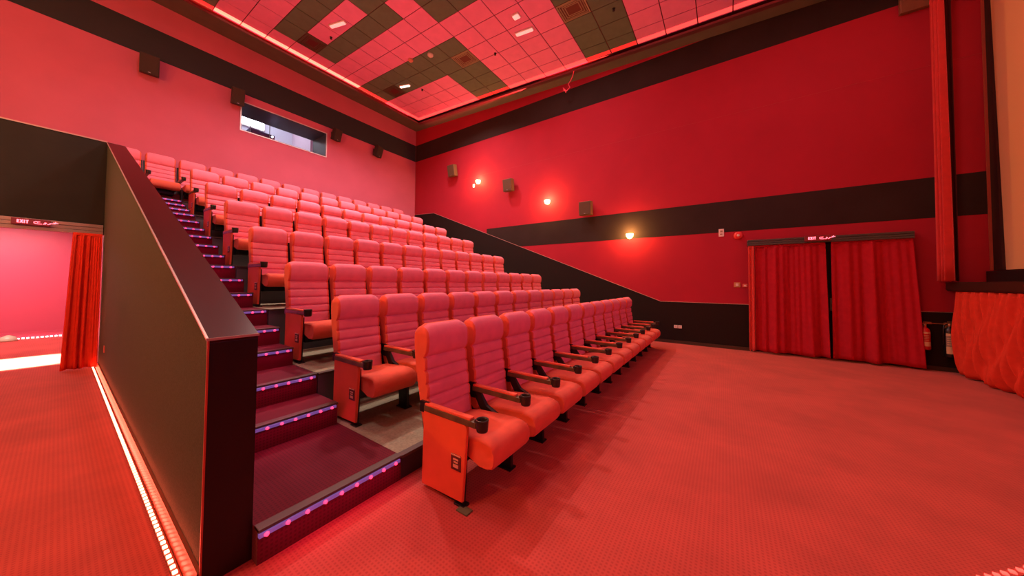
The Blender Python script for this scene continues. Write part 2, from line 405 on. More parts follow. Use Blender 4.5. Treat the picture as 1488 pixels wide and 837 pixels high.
disc(5.75, 7.35, .07, 'round pinkish ceiling detector on the brown strip, nearer the bright lamp', mat('pinkish_plastic', (.75, .30, .22), rough=.4))
disc(5.90, 6.68, .08, 'round white ceiling detector on the brown strip, farther from the bright lamp', M_WHITE)
for x, y, lb in ((4.05, 8.50, 'tiny dark sprinkler head in the pink panel beside the dark vent'), (6.95, 8.25, 'tiny dark sprinkler head in pink tiles near the back corner'),
                 (6.80, 5.08, 'tiny dark sprinkler head in pink tiles below the tan vent'), (7.0, 1.95, 'tiny sprinkler head in the brown tiles nearest the screen')):
    bm = bm_new(); lathe(bm, [(.012, -.05), (.03, -.048), (.012, -.03), (.035, -.006), (.035, 0)], 0, 0, 0, 12)
    tag(obj('sprinkler', bm, M_BLACK, None, (x, y, zc(y))), lb, 'sprinkler')
# pink ribbon dangling off the ceiling edge
bm = bm_new()
pts = [(0, 0, 0), (.0, .03, -.12), (.02, .10, -.22), (.0, .17, -.32), (.01, .12, -.42), (.0, .22, -.50), (.0, .30, -.46), (.0, .33, -.36), (.0, .27, -.44), (.0, .24, -.54)]
tube(bm, pts, .014, 6)
tag(obj('ribbon', bm, M_RIB, None, (8.38, 3.45, zs(3.45)-.005)), 'crumpled pink ribbon dangling from the ceiling edge above the right wall', 'ribbon')

# ------------------------------------------------------------------ wall lamps and their light
def sconce(x, y, z, side, label, power):
    s = thing('wall_lamp', label, 'wall lamp', (x, y, z), 'glowing amber wall lamps', 0 if side > 0 else PI)
    bm = bm_new(); lathe(bm, [(.05, -.012), (.055, -.006), (.055, 0)], 0, 0, 0, 18, 'x'); box(bm, -.07, -.01, -.012, .012, -.012, .012); obj('back_plate', bm, M_SCONB, s)
    bm = bm_new(); lathe(bm, [(.012, -.075), (.060, -.05), (.082, -.0), (.086, .045)], -.09, 0, 0, 20); obj('glass_bowl', bm, M_SCON, s)
    bm = bm_new(); lathe(bm, [(.002, -.075), (.012, -.066), (.016, -.055), (.012, -.05)], -.09, 0, 0, 12); obj('finial', bm, M_SCONB, s)
    light('POINT', 'wall_lamp_glow', (x-.24*side, y, z+.06), power, (1., .42, .11), rad=.06)
sconce(XR, 7.25, 5.10, 1, 'glowing amber wall lamp nearest the back corner of the right wall', 55)
sconce(XR, 4.46, 3.97, 1, 'glowing amber wall lamp in the middle of the three on the right wall', 55)
sconce(XR, 2.03, 2.72, 1, 'glowing amber wall lamp at the edge of the lower black band, nearest the curtained exit', 55)
bm = bm_new(); box(bm, -.02, 0, -.035, .035, -.06, .06, 0, .004)
tag(obj('wall_switch', bm, M_WHITEL, None, (XR, 7.52, 5.02)), 'tiny lit white fitting on the red wall beside the farthest wall lamp', 'wall fitting')
# matching lamps of the left side wall, out of frame
for y, z, pw in ((7.0, 5.2, 150), (4.6, 4.3, 190), (2.6, 3.6, 150), (-1.6, 2.72, 30)):
    light('POINT', 'left_wall_lamp_glow', (XW+.30, y, z), pw, (1., .42, .08), rad=.10)

# ------------------------------------------------------------------ speakers
def speaker(x, y, z, rz, w, h, d, label, m, tilt=.28):
    s = thing('wall_speaker', label, 'speaker', (x, y, z), 'wall speakers', rz)     # local -y faces the room
    R = Matrix.Rotation(tilt, 4, 'X')
    bm = bm_new(); box(bm, -w/2, w/2, -d, 0, -h/2, h/2, 0, .012); bmesh.ops.transform(bm, matrix=Matrix.Translation((0, -.10, 0))@R, verts=bm.verts)
    obj('cabinet', bm, M_SPK if m is not M_SPKT else mat('tan_speaker_side', (.16, .095, .05), rough=.5), s)
    bm = bm_new(); box(bm, -w/2+.012, w/2-.012, -d-.012, -d, -h/2+.012, h/2-.012, 0, .005); bmesh.ops.transform(bm, matrix=Matrix.Translation((0, -.10, 0))@R, verts=bm.verts)
    obj('grille', bm, m, s)
    bm = bm_new(); box(bm, -.02, .02, -d-.018, -d-.010, -h/2+.03, -h/2+.045); bmesh.ops.transform(bm, matrix=Matrix.Translation((0, -.10, 0))@R, verts=bm.verts)
    obj('badge', bm, M_LMET, s)
    bm = bm_new(); box(bm, -.04, .04, -.14, 0, -.03, .03); box(bm, -.07, .07, -.012, 0, -.09, .09); obj('bracket', bm, M_BLACK, s)
speaker(1.10, YB, 6.37, -.1, .31, .42, .18, 'dark wall speaker on the rose back wall, leftmost below the black band', M_SPKG)
speaker(2.70, YB, 6.42, -.1, .27, .42, .18, 'dark wall speaker touching the left end of the projection window', M_SPKG)
speaker(5.30, YB, 6.42, .25, .27, .38, .16, 'dark wall speaker at the right end of the projection window', M_SPKG)
speaker(6.86, YB, 6.40, .35, .30, .40, .16, 'dark wall speaker on the back wall nearest the corner', M_SPKG)
speaker(XR, 8.45, 5.73, -PI/2, .34, .42, .18, 'small tan-faced speaker on the right wall nearest the back corner', M_SPKT, .18)
speaker(XR, 5.85, 4.71, -PI/2, .34, .40, .18, 'tan-faced speaker on the right wall between the two farther wall lamps', M_SPKT, .12)
speaker(XR, 3.19, 3.58, -PI/2, .35, .38, .18, 'tan-faced speaker just above the lower black band of the right wall', M_SPKT, .06)

# ------------------------------------------------------------------ platforms and stairs
F = [None, 1.95, 3.24, 4.52, 5.76, 7.0, 8.2, 9.35]      # front edge of each seating platform
L = [0, .175, .55, 1.10, 1.66, 2.18, 2.69, 3.13]        # its level
CUP = [1.24, 2.50, 3.63, 4.91, 6.12, 7.36, 8.60, 9.75]  # cup holder line of each row
ORD = ['front', 'second', 'third', 'fourth', 'fifth', 'sixth', 'seventh', 'back']
for r in range(1, 8):
    y0 = F[r]; y1 = F[r+1] if r < 7 else YB
    p = thing('seating_platform', 'carpeted terrace platform carrying the %s row of seats' % ORD[r], 'platform', (XP, y0, L[r-1]), 'stepped seating platforms')
    z0 = L[r-1]-L[r-1]; h = L[r]-L[r-1]
    bm = bm_new(); box(bm, 0, XR-.02-XP, 0.02, y1-y0+(.001 if r < 7 else -.012), -L[r-1]+.001 if r == 1 else .0, h, 0); obj('deck', bm, M_CONC, p)
    bm = bm_new(); box(bm, 0, XR-.02-XP, .002, .02, 0, h-.004); obj('fascia', bm, M_FASCIA if r > 1 else mat('black_fascia', (.035, .028, .034), rough=.55), p)
    bm = bm_new(); box(bm, .0, XR-.02-XP, -.012, .045, h-.022, h+.0005, 0, .002); obj('edge_nosing', bm, M_NOSE, p)
    bm = bm_new()
    if r > 1:
        box(bm, -.010, 0, .025, y1-y0-.03, .001, h-.006); obj('side_cladding', bm, mat('grey_cladding', (.16, .13, .15), rough=.5), p)
    else: bm.free()
# aisle stairs
steps = [(F[1], L[1])]
for r in range(2, 8):
    n = 2 if r == 2 else 3
    run = (.40, .0) if r == 2 else (.74, .38, 0)
    for k in range(n):
        steps.append((F[r]-run[k], L[r-1]+(L[r]-L[r-1])*(k+1)/n))
st = thing('aisle_staircase', 'carpeted aisle staircase with lit nosings between partition and seats', 'stairs', (XA, F[1], 0))
for k, (y, z) in enumerate(steps):
    y1 = steps[k+1][0] if k+1 < len(steps) else YB
    zp = steps[k-1][1] if k else 0
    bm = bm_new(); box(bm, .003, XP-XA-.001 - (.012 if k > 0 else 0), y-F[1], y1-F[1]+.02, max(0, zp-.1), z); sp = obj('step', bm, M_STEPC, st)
    w = XP-XA-(.012 if k else .002)
    bm = bm_new(); box(bm, .003, w, y-F[1]-.012, y-F[1]+.05, z-.012, z+.005, 0, .003); obj('step_nosing', bm, M_NOSE, sp)
    bm = bm_new(); box(bm, .003, w-.02, y-F[1]-.022, y-F[1]-.001, z-.034, z-.012, 0, .003); obj('nosing_light', bm, M_NOSEL, sp)
    light('AREA', 'step_light_glow', ((XA+XP)/2, y-.03, z-.03), .55, (1., .04, .22), size=.8, sy=.012, rot=(math.radians(-35), 0, 0))
    def dot(b_, q): lathe(b_, [(.001, -.036), (.008, -.032), (.011, -.024), (.011, -.018)], .035+q*(w-.095)/8, y-F[1], z-.025, 10, 'y')
    for q in range(0 if k < 4 else 5, 9):
        bm = bm_new(); dot(bm, q); obj('light_dot', bm, M_DOT, sp)
    if k >= 4:      # the ones the partition hides
        bm = bm_new()
        for q in range(5): dot(bm, q)
        obj('far_light_dots', bm, M_DOT, sp)['kind'] = 'stuff'
# deck left of the stair head, above the corridor
bm = bm_new(); box(bm, XW, XA, 8.60, YB, 2.98, 3.13); struct('floor_upper', bm, M_CONC)

# ------------------------------------------------------------------ partition beside the stairs
def zt(y): return 1.169 + (y-2.025)*(3.79-1.169)/(8.571-2.025)
pt = thing('stair_partition', 'sloping brown half wall with glossy dark cap beside the stairs', 'partition wall', (XL, 2.025, 0))
Y = 8.571-2.025
bm = bm_new(); prism(bm, [(0.012, .0), (Y, .0), (Y, 3.79-.03), (.012, 1.169-.03)], 0, .004, XA-XL-.002); obj('core', bm, M_PART, pt)
bm = bm_new(); prism(bm, [(-.004, 1.169-.022), (Y, 3.79-.022), (Y, 3.79), (-.004, 1.169)], 0, -.004, XA-XL+.004); obj('cap', bm, M_CAP, pt)
bm = bm_new(); box(bm, -.002, XA-XL+.002, -.006, .012, 0, 1.147, 0, .002); obj('end_panel', bm, M_ENDP, pt)
bm = bm_new()
prism(bm, [(-.008, 1.169-.008), (Y, 3.79-.008), (Y, 3.79+.002), (-.008, 1.169+.002)], 0, -.010, -.001)
box(bm, -.006, XA-XL+.006, -.011, -.002, 1.158, 1.170); obj('edge_trim', bm, M_TRIM, pt)
bm = bm_new(); box(bm, -.006, .0015, -.012, -.003, 0, 1.158); obj('corner_trim', bm, mat('red_brown_trim', (.45, .07, .04), rough=.3), pt)
bm = bm_new(); prism(bm, [(-.035, 0), (.004, 0), (.004, .075), (-.012, .075)], 1, 0.0, Y-.06); obj('skirting', bm, M_SKIRT, pt)
# strip of floor lights along the partition's foot
fl = thing('floor_light_strip', 'strip of glowing red-white floor lights along the brown partition foot', 'light strip', (XL-.055, 2.025, 0))
bm = bm_new(); box(bm, -.012, .018, -.5+.5, Y-.03, 0, .010); obj('channel', bm, M_SKIRT, fl)
yy = .03
for q in range(100):
    bm = bm_new(); box(bm, -.008, .010, yy, yy+.022, .010, .017); yy += .05; obj('light_dot', bm, M_FLED, fl)
bm = bm_new()
while yy < Y-.05:
    box(bm, -.008, .010, yy, yy+.022, .010, .017); yy += .05
lo = obj('far_light_dots', bm, M_FLED, fl); lo['kind'] = 'stuff'
light('AREA', 'floor_strip_glow', (XL-.07, 2.025+Y/2, .05), 13, (1., .07, .035), size=.03, sy=Y-.1, rot=(0, math.radians(-110), 0))
# socket on the partition
bm = bm_new(); box(bm, -.01, 0, -.04, .04, -.05, .05, 0, .004)
tag(obj('wall_socket', bm, mat('socket_red', (.5, .12, .08)), None, (XL+.003, 7.45, .42)), 'small reddish socket low on the brown partition', 'socket')

# ------------------------------------------------------------------ portal wall, corridor
PYW = 8.571
bm = bm_new(); box(bm, XW, XA-.005, PYW, PYW+.12, 2.20, 3.79); struct('wall_portal', bm, M_PORTAL)
bm = bm_new(); box(bm, XW, XL, PYW-.008, PYW+.0, 3.782, 3.80); struct('trim_6', bm, M_TRIM)
bm = bm_new()
box(bm, XW-.2, 1.2, 13.75, 13.9, 0, 3.0)
struct('wall_corridor', bm, M_CORR)
bm = bm_new(); box(bm, XL+.1, XL+.19, PYW+.12, 13.75, 0, 3.0); struct('wall_corridor_right', bm, M_CORR)
bm = bm_new(); box(bm, XW, .56, 9.0, 13.74, 2.86, 2.96); struct('ceiling_corridor', bm, M_PORTAL)
bm = bm_new(); box(bm, XW-.2, XL+.1, 13.73, 13.75, 0, .16); struct('baseboard_corridor', bm, M_CORR)
cs = thing('corridor_light_strip', 'row of pale pink lights along the foot of the corridor wall', 'light strip', (-2.5, 13.70, 0))
bm = bm_new(); box(bm, 0, 3.0, 0, .02, 0.0, .02); obj('channel', bm, M_SKIRT, cs)
for q in range(46):
    bm = bm_new(); box(bm, .03+q*.065, .068+q*.065, -.01, .0, .006, .03, 0, .004); obj('light_dot', bm, M_FLEDW, cs)
bm = bm_new(); lathe(bm, [(.13, 0), (.135, .03), (.10, .10), (.04, .13), (.02, .14)], 0, 0, 0, 20)
tag(obj('floor_lamp', bm, mat('pale_green_glass', (.55, .62, .42), rough=.2), None, (-.62, 13.45, 0)), 'small pale green domed lamp on the floor of the corridor', 'lamp')
light('AREA', 'corridor_slot_light', (-.95, 9.9, 2.80), 900, (1., .84, .62), size=2.0, sy=.9, rot=(math.radians(0), 0, 0), spread=math.radians(12))
light('AREA', 'corridor_ceiling_light', (-1.0, 12.2, 2.78), 130, (1., .62, .60), size=1.6, sy=1.0)

# curtain track and sign over the portal
tr = thing('curtain_track', 'grey ribbed metal curtain track over the corridor opening', 'curtain track', (-1.05, PYW, 2.275))
bm = bm_new()
for k in range(3): box(bm, -1.5, 1.475, -.045+.006*(k == 1), -.001, -.082+k*.056, -.030+k*.056, 0, .004)
obj('rail', bm, M_TRACK, tr)
def stroke_sign(name, label, loc, rz, W, H, body):
    s = thing(name, label, 'exit sign', loc, 'red EXIT signs', rz)
    bm = bm_new(); box(bm, -W/2, W/2, -.05, 0, -H/2, H/2, 0, .005); obj('sign_box', bm, body, s)
    bm = bm_new(); u = H*.5; x = -W*.36; y0, y1 = -.056, -.049; tk = .011
    def bar(xa, xb, za, zb): box(bm, xa, xb, y0, y1, za, zb)
    def dia(xa, za, xb, zb):
        d = Vector((xb-xa, zb-za)).normalized()*tk*.5; n = (-d.y, d.x)
        prism(bm, [(xa-n[0], za-n[1]), (xb-n[0], zb-n[1]), (xb+n[0], zb+n[1]), (xa+n[0], za+n[1])], 1, y0, y1)
    lw = W*.065
    # E
    bar(x, x+tk, -u/2, u/2); bar(x+tk, x+lw, u/2-tk, u/2); bar(x+tk, x+lw*.85, -tk/2, tk/2); bar(x+tk, x+lw, -u/2, -u/2+tk)
    x += lw*1.3   # X
    dia(x, -u/2, x+lw, u/2); dia(x, u/2, x+lw, -u/2)
    x += lw*1.35   # I
    bar(x, x+tk, -u/2, u/2)
    x += tk+lw*.3  # T
    bar(x, x+lw, u/2-tk, u/2); bar(x+lw/2-tk/2, x+lw/2+tk/2, -u/2, u/2-tk)
    obj('exit_letters', bm, M_SIGNL, s)
    bm = bm_new(); x = W*.06; yv = -.053      # the same word in Arabic script
    def tb(p): tube(bm, [(a, yv, b) for a, b in p], tk*.42, 6)
    tb([(x+.055, u*.22), (x+.015, u*.26), (x, u*.05), (x+.004, -u*.28), (x+.035, -u*.46), (x+.07, -u*.40)])   # jeem
    lathe(bm, [(.006, -.003), (.006, .003)], x+.034, yv, -u*.08, 8, 'y')
    tb([(x+.112, -u*.05), (x+.098, u*.1), (x+.088, -u*.05), (x+.11, -u*.1), (x+.10, -u*.34), (x+.078, -u*.44)])  # waw
    tb([(x+.140, u*.08), (x+.142, -u*.2), (x+.118, -u*.44)])                                                    # reh
    tb([(x+.215, u*.22), (x+.17, u*.26), (x+.19, u*.04), (x+.145, -u*.04)])                                      # kheh
    lathe(bm, [(.006, -.003), (.006, .003)], x+.19, yv, u*.5, 8, 'y')
    obj('arabic_letters', bm, M_SIGNL, s)
stroke_sign('exit_sign', 'lit red EXIT sign on the grey track over the left corridor opening', (-.25, PYW-.045, 2.30), 0, .335, .095, M_SIGN)

# ------------------------------------------------------------------ curtains
def curtain(name, p0, p1, ztop, zbot, folds, amp, m, label, cat='curtain', group=None, gather=1., spread=0., flare=None, nz=26, seed=1, pool=0., top_amp=.45, lean=(0, 0), header=True):
    """cloth hanging between floor points p0 and p1 with pleats; built in real depth"""
    rnd = random.Random(seed)
    nx = folds*14
    d = Vector((p1[0]-p0[0], p1[1]-p0[1])); Lc = d.length; d /= Lc; n = Vector((d.y, -d.x))
    ph = [rnd.uniform(.7, 1.3) for _ in range(folds+2)]
    cum = [0]
    for k in range(folds): cum.append(cum[-1]+ph[k])
    root = thing(name, label, cat, (p0[0], p0[1], 0), group)
    bm = bm_new(); grid = []
    for iz in range(nz+1):
        v = iz/nz; z = ztop+(zbot-ztop)*v; row = []
        for ix in range(nx+1):
            u = ix/nx; a = amp*(top_amp+(1-top_amp)*v)
            w1 = .9*math.sin(2*PI*folds*.5*(u+.10*math.sin(4.1*u+seed)+.035*v*math.sin(9*u+seed*2)) + seed)
            w2 = .55*math.sin(2*PI*folds*.93*(u+.05*math.sin(7.3*u+2*seed)+.02*v) + 2.1*seed)
            w3 = .35*(1-.75*v)*math.sin(2*PI*folds*2.1*u + .7*math.sin(11*u) + seed)
            env = .45+.55*abs(math.sin(3.3*u+.6*seed))
            off = a*(w1*(.35+.65*env)+w2*env+w3)
            along = u*Lc*(1+spread*v) + lean[0]*v*u
            off += lean[1]*v*v
            if pool and v > .86:
                q = (v-.86)/.14; off += pool*q*q*(.7+.5*math.sin(7*u+seed))
                z2 = z + .03*q*math.sin(9*u+2)
            else: z2 = z
            if flare: along += flare(u, v)
            if v < .012: off *= .8
            zz = max(z2, zbot if zbot < .05 else z2) + (.008*math.sin(13*u+seed) if iz == nz and zbot > .01 else 0)
            row.append(bm.verts.new((d.x*along + n.x*off, d.y*along + n.y*off, zz)))
        grid.append(row)
    for iz in range(nz):
        for ix in range(nx):
            f = bm.faces.new((grid[iz][ix], grid[iz][ix+1], grid[iz+1][ix+1], grid[iz+1][ix])); f.smooth = True
    o = obj('cloth', bm, m, root, smooth=True)
    sm = o.modifiers.new('thickness', 'SOLIDIFY'); sm.thickness = .006; sm.offset = 0
    if header:
        bm = bm_new(); prism(bm, [(0, -.012), (0, .012)], 2, 0, 1) if False else None
        a = n*.012
        vs = []
        for zz in (ztop-.03, ztop+.01):
            for q in ((0, -1), (Lc, -1), (Lc, 1), (0, 1)):
                vs.append(bm.verts.new((d.x*q[0]+a.x*q[1], d.y*q[0]+a.y*q[1], zz)))
        for f in ((3,2,1,0),(4,5,6,7),(0,1,5,4),(1,2,6,5),(2,3,7,6),(3,0,4,7)): bm.faces.new([vs[q] for q in f])
        obj('heading_tape', bm, m, root)
    return root
# orange-red curtain drawn aside at the portal; its free edge kicks out towards the hall
curtain('door_curtain', (XL-.015, PYW-.13), (.125, PYW-.13), 2.185, .02, 6, .028, M_CURTO,
        'orange-red pleated curtain drawn aside at the left corridor opening', group=None, seed=4,
        flare=lambda u, v: .065*u*v, lean=(0, .0))
# pair over the right exit
curtain('door_curtain', (XR-.14, -.545), (XR-.14, -1.62), 2.285, .045, 6, .050, M_CURT,
        'dark red curtain at the right exit, left one of the pair', seed=2, spread=.03, top_amp=.5)
curtain('door_curtain', (XR-.14, -1.70), (XR-.14, -2.71), 2.300, .045, 5, .055, M_CURT,
        'dark red curtain at the right exit, right one of the pair beside extinguishers', seed=5, spread=.10, top_amp=.35)
curtain('door_curtain', (XR-.17, -.43), (XR-.155, -.535), 2.275, .04, 2, .022, mat('bright_red_curtain', (.62, .04, .03), rough=.85, sheen=.2),
        'narrow brighter red curtain fold at the left end of the right exit', seed=9, top_amp=.8)
tr = thing('curtain_track', 'dark ribbed curtain track over the right exit, carrying an exit sign', 'curtain track', (XR-.12, -1.62, 2.355))
bm = bm_new()
for k in range(3): box(bm, -.07+.006*(k == 1), .118, -1.10, 1.20, -.062+k*.042, -.024+k*.042, 0, .004)
obj('rail', bm, M_TRACKD, tr)
stroke_sign('exit_sign', 'lit red EXIT sign on the dark track over the right curtained exit', (XR-.195, -1.50, 2.375), -PI/2, .38, .105, M_SIGN)
# dark double door behind the curtains
bm = bm_new(); box(bm, XR+.10, XR+.16, DY0-.02, DY1+.02, 0, DZ+.02); dr = struct('door_1', bm, M_DADO)
bm = bm_new()
for ya, yb in ((DY0+.02, -1.62), (-1.60, DY1-.02)): box(bm, XR+.07, XR+.098, ya, yb, .01, DZ-.01, 0, .006)
obj('door_leaf', bm, M_BLACK, dr)
bm = bm_new()
for y in (-1.72, -1.50): box(bm, XR+.03, XR+.07, y-.012, y+.012, .95, 1.2, 0, .004)
obj('door_handle', bm, M_LMET, dr)

# ------------------------------------------------------------------ small fittings on the right wall
def plate(name, y, z, w, h, m, label, cat, d=.012):
    bm = bm_new(); box(bm, -d, 0, -w/2, w/2, -h/2, h/2, 0, .004)
    return tag(obj(name, bm, m, None, (XR-.001, y, z)), label, cat)
p = plate('wall_notice', .045, 2.64, .10, .175, M_WHITE, 'small white notice plate at the lower edge of the black band', 'notice')
bm = bm_new(); box(bm, -.014, -.011, -.025, .02, .01, .05); box(bm, -.014, -.011, -.02, .025, -.05, -.02); obj('printed_symbol', bm, M_LABELG, p)
a = thing('fire_alarm', 'round red fire alarm sounder on the wall left of the exit track', 'fire alarm', (XR, -.265, 2.55))
bm = bm_new(); lathe(bm, [(.03, -.06), (.065, -.055), (.085, -.03), (.09, 0)], 0, 0, 0, 22, 'x'); obj('sounder_body', bm, mat('alarm_red', (.75, .05, .05), rough=.35), a)
bm = bm_new(); lathe(bm, [(.022, -.068), (.028, -.06)], 0, 0, 0, 14, 'x'); obj('sounder_centre', bm, M_WHITE, a)
p = plate('light_switch', -.235, 1.445, .115, .105, M_FLESH, 'square cream switch plate left of the curtained exit', 'light switch')
bm = bm_new(); box(bm, -.018, -.011, -.025, .025, -.03, .03, 0, .003); obj('rocker', bm, M_WHITE, p)
p = plate('call_point', -.375, 1.43, .085, .07, mat('call_red', (.75, .18, .14), rough=.4), 'small pinkish call point touching the curtain edge', 'call point')
bm = bm_new(); box(bm, -.017, -.011, -.02, .02, -.02, .015, 0, .002); obj('press_panel', bm, M_WHITE, p)
for dy in (.045, -.045):
    p = plate('wall_socket', .935+dy, .41, .078, .075, M_WHITE, 'cream socket low on the black dado, %s one of the two' % ('left' if dy > 0 else 'right'), 'socket', d=.026)
    bm = bm_new()
    for a_, b_ in ((-.012, -.008), (.012, -.008), (0, .014)): box(bm, -.0275, -.0255, a_-.004, a_+.004, b_-.006, b_+.006)
    obj('pin_holes', bm, M_BLACK, p)

# fire extinguishers
def extinguisher(y, zb, r, h, mb, label, red):
    e_ = thing('fire_extinguisher', label, 'fire extinguisher', (XR-.11, y, zb), 'fire extinguishers hung on the dado')
    bm = bm_new(); lathe(bm, [(.02, 0), (r*.9, 0), (r, .02), (r, h-.07), (r*.85, h-.03), (r*.35, h), (.02, h+.015), (.015, h+.03)], 0, 0, 0, 24); obj('cylinder', bm, mb, e_)
    bm = bm_new(); lathe(bm, [(.018, h+.0), (.022, h+.05), (.014, h+.06)], 0, 0, 0, 12); box(bm, -.012, .012, -.075, .05, h+.06, h+.07, 0, .002); box(bm, -.01, .01, -.07, .02, h+.085, h+.095, 0, .002)
    obj('valve_handle', bm, M_BRONZE, e_)
    bm = bm_new(); tube(bm, [(0, .02, h+.05), (-.01, .06, h+.03), (-.02, r+.012, h-.06), (-.02, r+.012, h*.4)], .009, 8); obj('hose', bm, M_EXTB, e_)
    bm = bm_new()
    segs = 9
    def patch(z0, z1, mi, a0=-1.0, a1=1.0, rr=1.008):
        pr_ = None
        for k in range(segs+1):
            t = PI + a0+(a1-a0)*k/segs
            c = [bm.verts.new((r*rr*math.cos(t), r*rr*math.sin(t), z)) for z in (z0, z1)]
            if pr_: bm.faces.new((pr_[0], c[0], c[1], pr_[1])).material_index = mi
            pr_ = c
    patch(.06, h*.36, 0); patch(h*.36, h*.72, 1, rr=1.008); patch(h*.72, h*.80, 0)
    for q in range(4): patch(h*(.42+q*.07), h*(.44+q*.07), 0, -.8, .5, 1.014)
    obj('label_sheet', bm, [M_LABELC, M_EXTR if red else M_LABELG], e_)
    bm = bm_new(); box(bm, .06, .10, -.03, .03, h*.5, h+.07); box(bm, .03, .07, -.008, .008, h+.03, h+.045); obj('wall_bracket', bm, M_BRONZE, e_)
extinguisher(-2.825, .36, .058, .38, M_EXTR, 'red fire extinguisher half hidden by the exit curtain edge', True)
extinguisher(-3.085, .26, .060, .50, M_EXTB, 'black fire extinguisher with cream label beside the stage skirt', False)
bm = bm_new(); box(bm, XR-.022, XR-.010, -3.1, -2.80, .80, .812); struct('trim_7', bm, M_BRONZE)

# ------------------------------------------------------------------ stage, screen, drapes
SYF = -3.13
sg = thing('stage_platform', 'low dark stage with overhanging ledge beneath the cinema screen', 'stage', (3.5, SYF, 0))
bm = bm_new(); box(bm, -6.0, XR-.02-3.5, -.85, -.09, 0, 1.37); obj('stage_body', bm, M_STAGE, sg)
bm = bm_new(); prism(bm, [(-.85, 1.37), (0.03, 1.37), (.045, 1.40), (.045, 1.52), (-.85, 1.52)], 0, -6.0, XR-.03-3.5, 0, .01); obj('ledge', bm, M_STAGE, sg)
bm = bm_new(); box(bm, -6.0, 8.74-3.5, -.44, -.34, 1.52, 1.70, 0, .008); obj('screen_plinth', bm, M_BLACK, sg)
sc = thing('cinema_screen', 'large blank cinema screen tinted with painted orange light above the stage ledge', 'screen', (3.2, -3.60, 1.72))
bm = bm_new(); prism(bm, [(-5.3, .0), (8.60-3.2, .0), (8.76-3.2, 5.3), (-5.3, 5.3)], 1, -.02, 0); obj('screen_sheet', bm, M_SCREEN, sc)
bm = bm_new(); prism(bm, [(8.595-3.2, .0), (XR-.03-3.2, .0), (XR-.03-3.2, 5.4), (8.755-3.2, 5.4)], 1, -.03, .03); box(bm, -5.6, -5.3, -.06, .03, .03, 5.4); box(bm, -5.6, 8.7-3.2, -.06, .03, 5.25, 5.4); obj('masking_border', bm, M_MASK, sc)
bm = bm_new(); box(bm, XR-.030-3.2, XR-.012-3.2, .0, .06, .0, 5.4); obj('masking_trim', bm, mat('trim_rust', (.42, .09, .06), rough=.4), sc)
# skirt cloth over the stage front, pooling on the floor
curtain('stage_skirt', (8.60, SYF+.0), (2.5, SYF+.0), 1.365, .012, 52, .095, M_SKC,
        'orange-red gathered skirt hung from the stage ledge and pooling on the floor', 'stage skirt', seed=11, nz=22, pool=-.16, top_amp=.35, header=False)
# narrow drape beside the screen
curtain('side_drape', (8.66, -2.96), (8.44, -3.00), 6.95, 1.54, 6, .045, M_CURTO if False else mat('drape_red', (.60, .030, .028), rough=.85, sheen=.2, noise=.06, nscale=10),
        'tall narrow red drape hanging at the left side of the screen', 'drape', seed=3, top_amp=.5, nz=20)
curtain('side_drape', (8.70, -3.10), (8.62, -3.18), 6.95, 1.54, 2, .03, mat('dark_drape', (.10, .02, .02), rough=.9),
        'dark maroon drape just behind the tall red drape by the screen', 'drape', seed=8, top_amp=.5, nz=20)
bm = bm_new(); box(bm, 8.74, XR-.002, -3.55, -2.66, 6.40, 6.95, 0, .01)
tag(obj('drape_pelmet', bm, M_PELM, None), 'glossy brown pelmet box at ceiling height above the tall red drape', 'pelmet')

# run of floor lights at the right foreground
rs = thing('floor_light_strip', 'short run of red floor lights at the lower right corner of the carpet', 'light strip', (2.60, -.94, 0))
d = Vector((.16, -.16, 0)).normalized()
for q in range(14):
    p0 = d*(.055*q)
    bm = bm_new(); box(bm, p0.x-.011, p0.x+.011, p0.y-.011, p0.y+.011, .008, .018, 0, .003); obj('light_dot', bm, M_FLEDR, rs)
bm = bm_new(); vs = [bm.verts.new(v) for v in ((-.02, -.01, 0), (.005, .012, 0), (.56, -.53, 0), (.54, -.56, 0))]; vs2 = [bm.verts.new(v.co+Vector((0, 0, .008))) for v in vs]
bm.faces.new(vs); bm.faces.new(vs2)
for k in range(4): bm.faces.new((vs[k], vs[(k+1) % 4], vs2[(k+1) % 4], vs2[k]))
obj('channel', bm, M_CARPET, rs)

# ------------------------------------------------------------------ seats
PITCH = .527
HX = .27          # seat origin offset from its left armrest line
def soft(bm, prof, w, x0, rnd=.03, kmax=.35, spine=None, n=7, top=None, corner=.0):
    """loft a closed y,z outline across the width with softened sides"""
    xs = []
    for k in range(5): t = k/4; xs.append((rnd*(1-math.cos(t*PI/2)), (1-math.sin(t*PI/2))*kmax))
    st_ = [(x0+a, kk) for a, kk in xs] + [(x0+w*(q+1)/(n+1), 0) for q in range(n)] + [(x0+w-a, kk) for a, kk in xs[::-1]]
    rings = []
    for x, kk in st_:
        e_ = min(x-x0, x0+w-x); ring = []
        for (y, z) in prof:
            sy_, sz_ = spine(y, z)
            yy, zz = y+(sy_-y)*kk, z+(sz_-z)*kk
            if corner and top and zz > top-corner and e_ < corner:
                q = (zz-(top-corner))/corner
                drop = corner*(1-math.sqrt(max(0, 1-(1-e_/corner)**2)))
                zz -= drop*q
            ring.append(bm.verts.new((x, yy, zz)))
        rings.append(ring)
    m_ = len(prof)
    for i in range(len(rings)-1):
        for k in range(m_):
            f = bm.faces.new((rings[i][k], rings[i][(k+1) % m_], rings[i+1][(k+1) % m_], rings[i+1][k])); f.smooth = True
    for r_ in (rings[0], rings[-1]): bm.faces.new(r_)

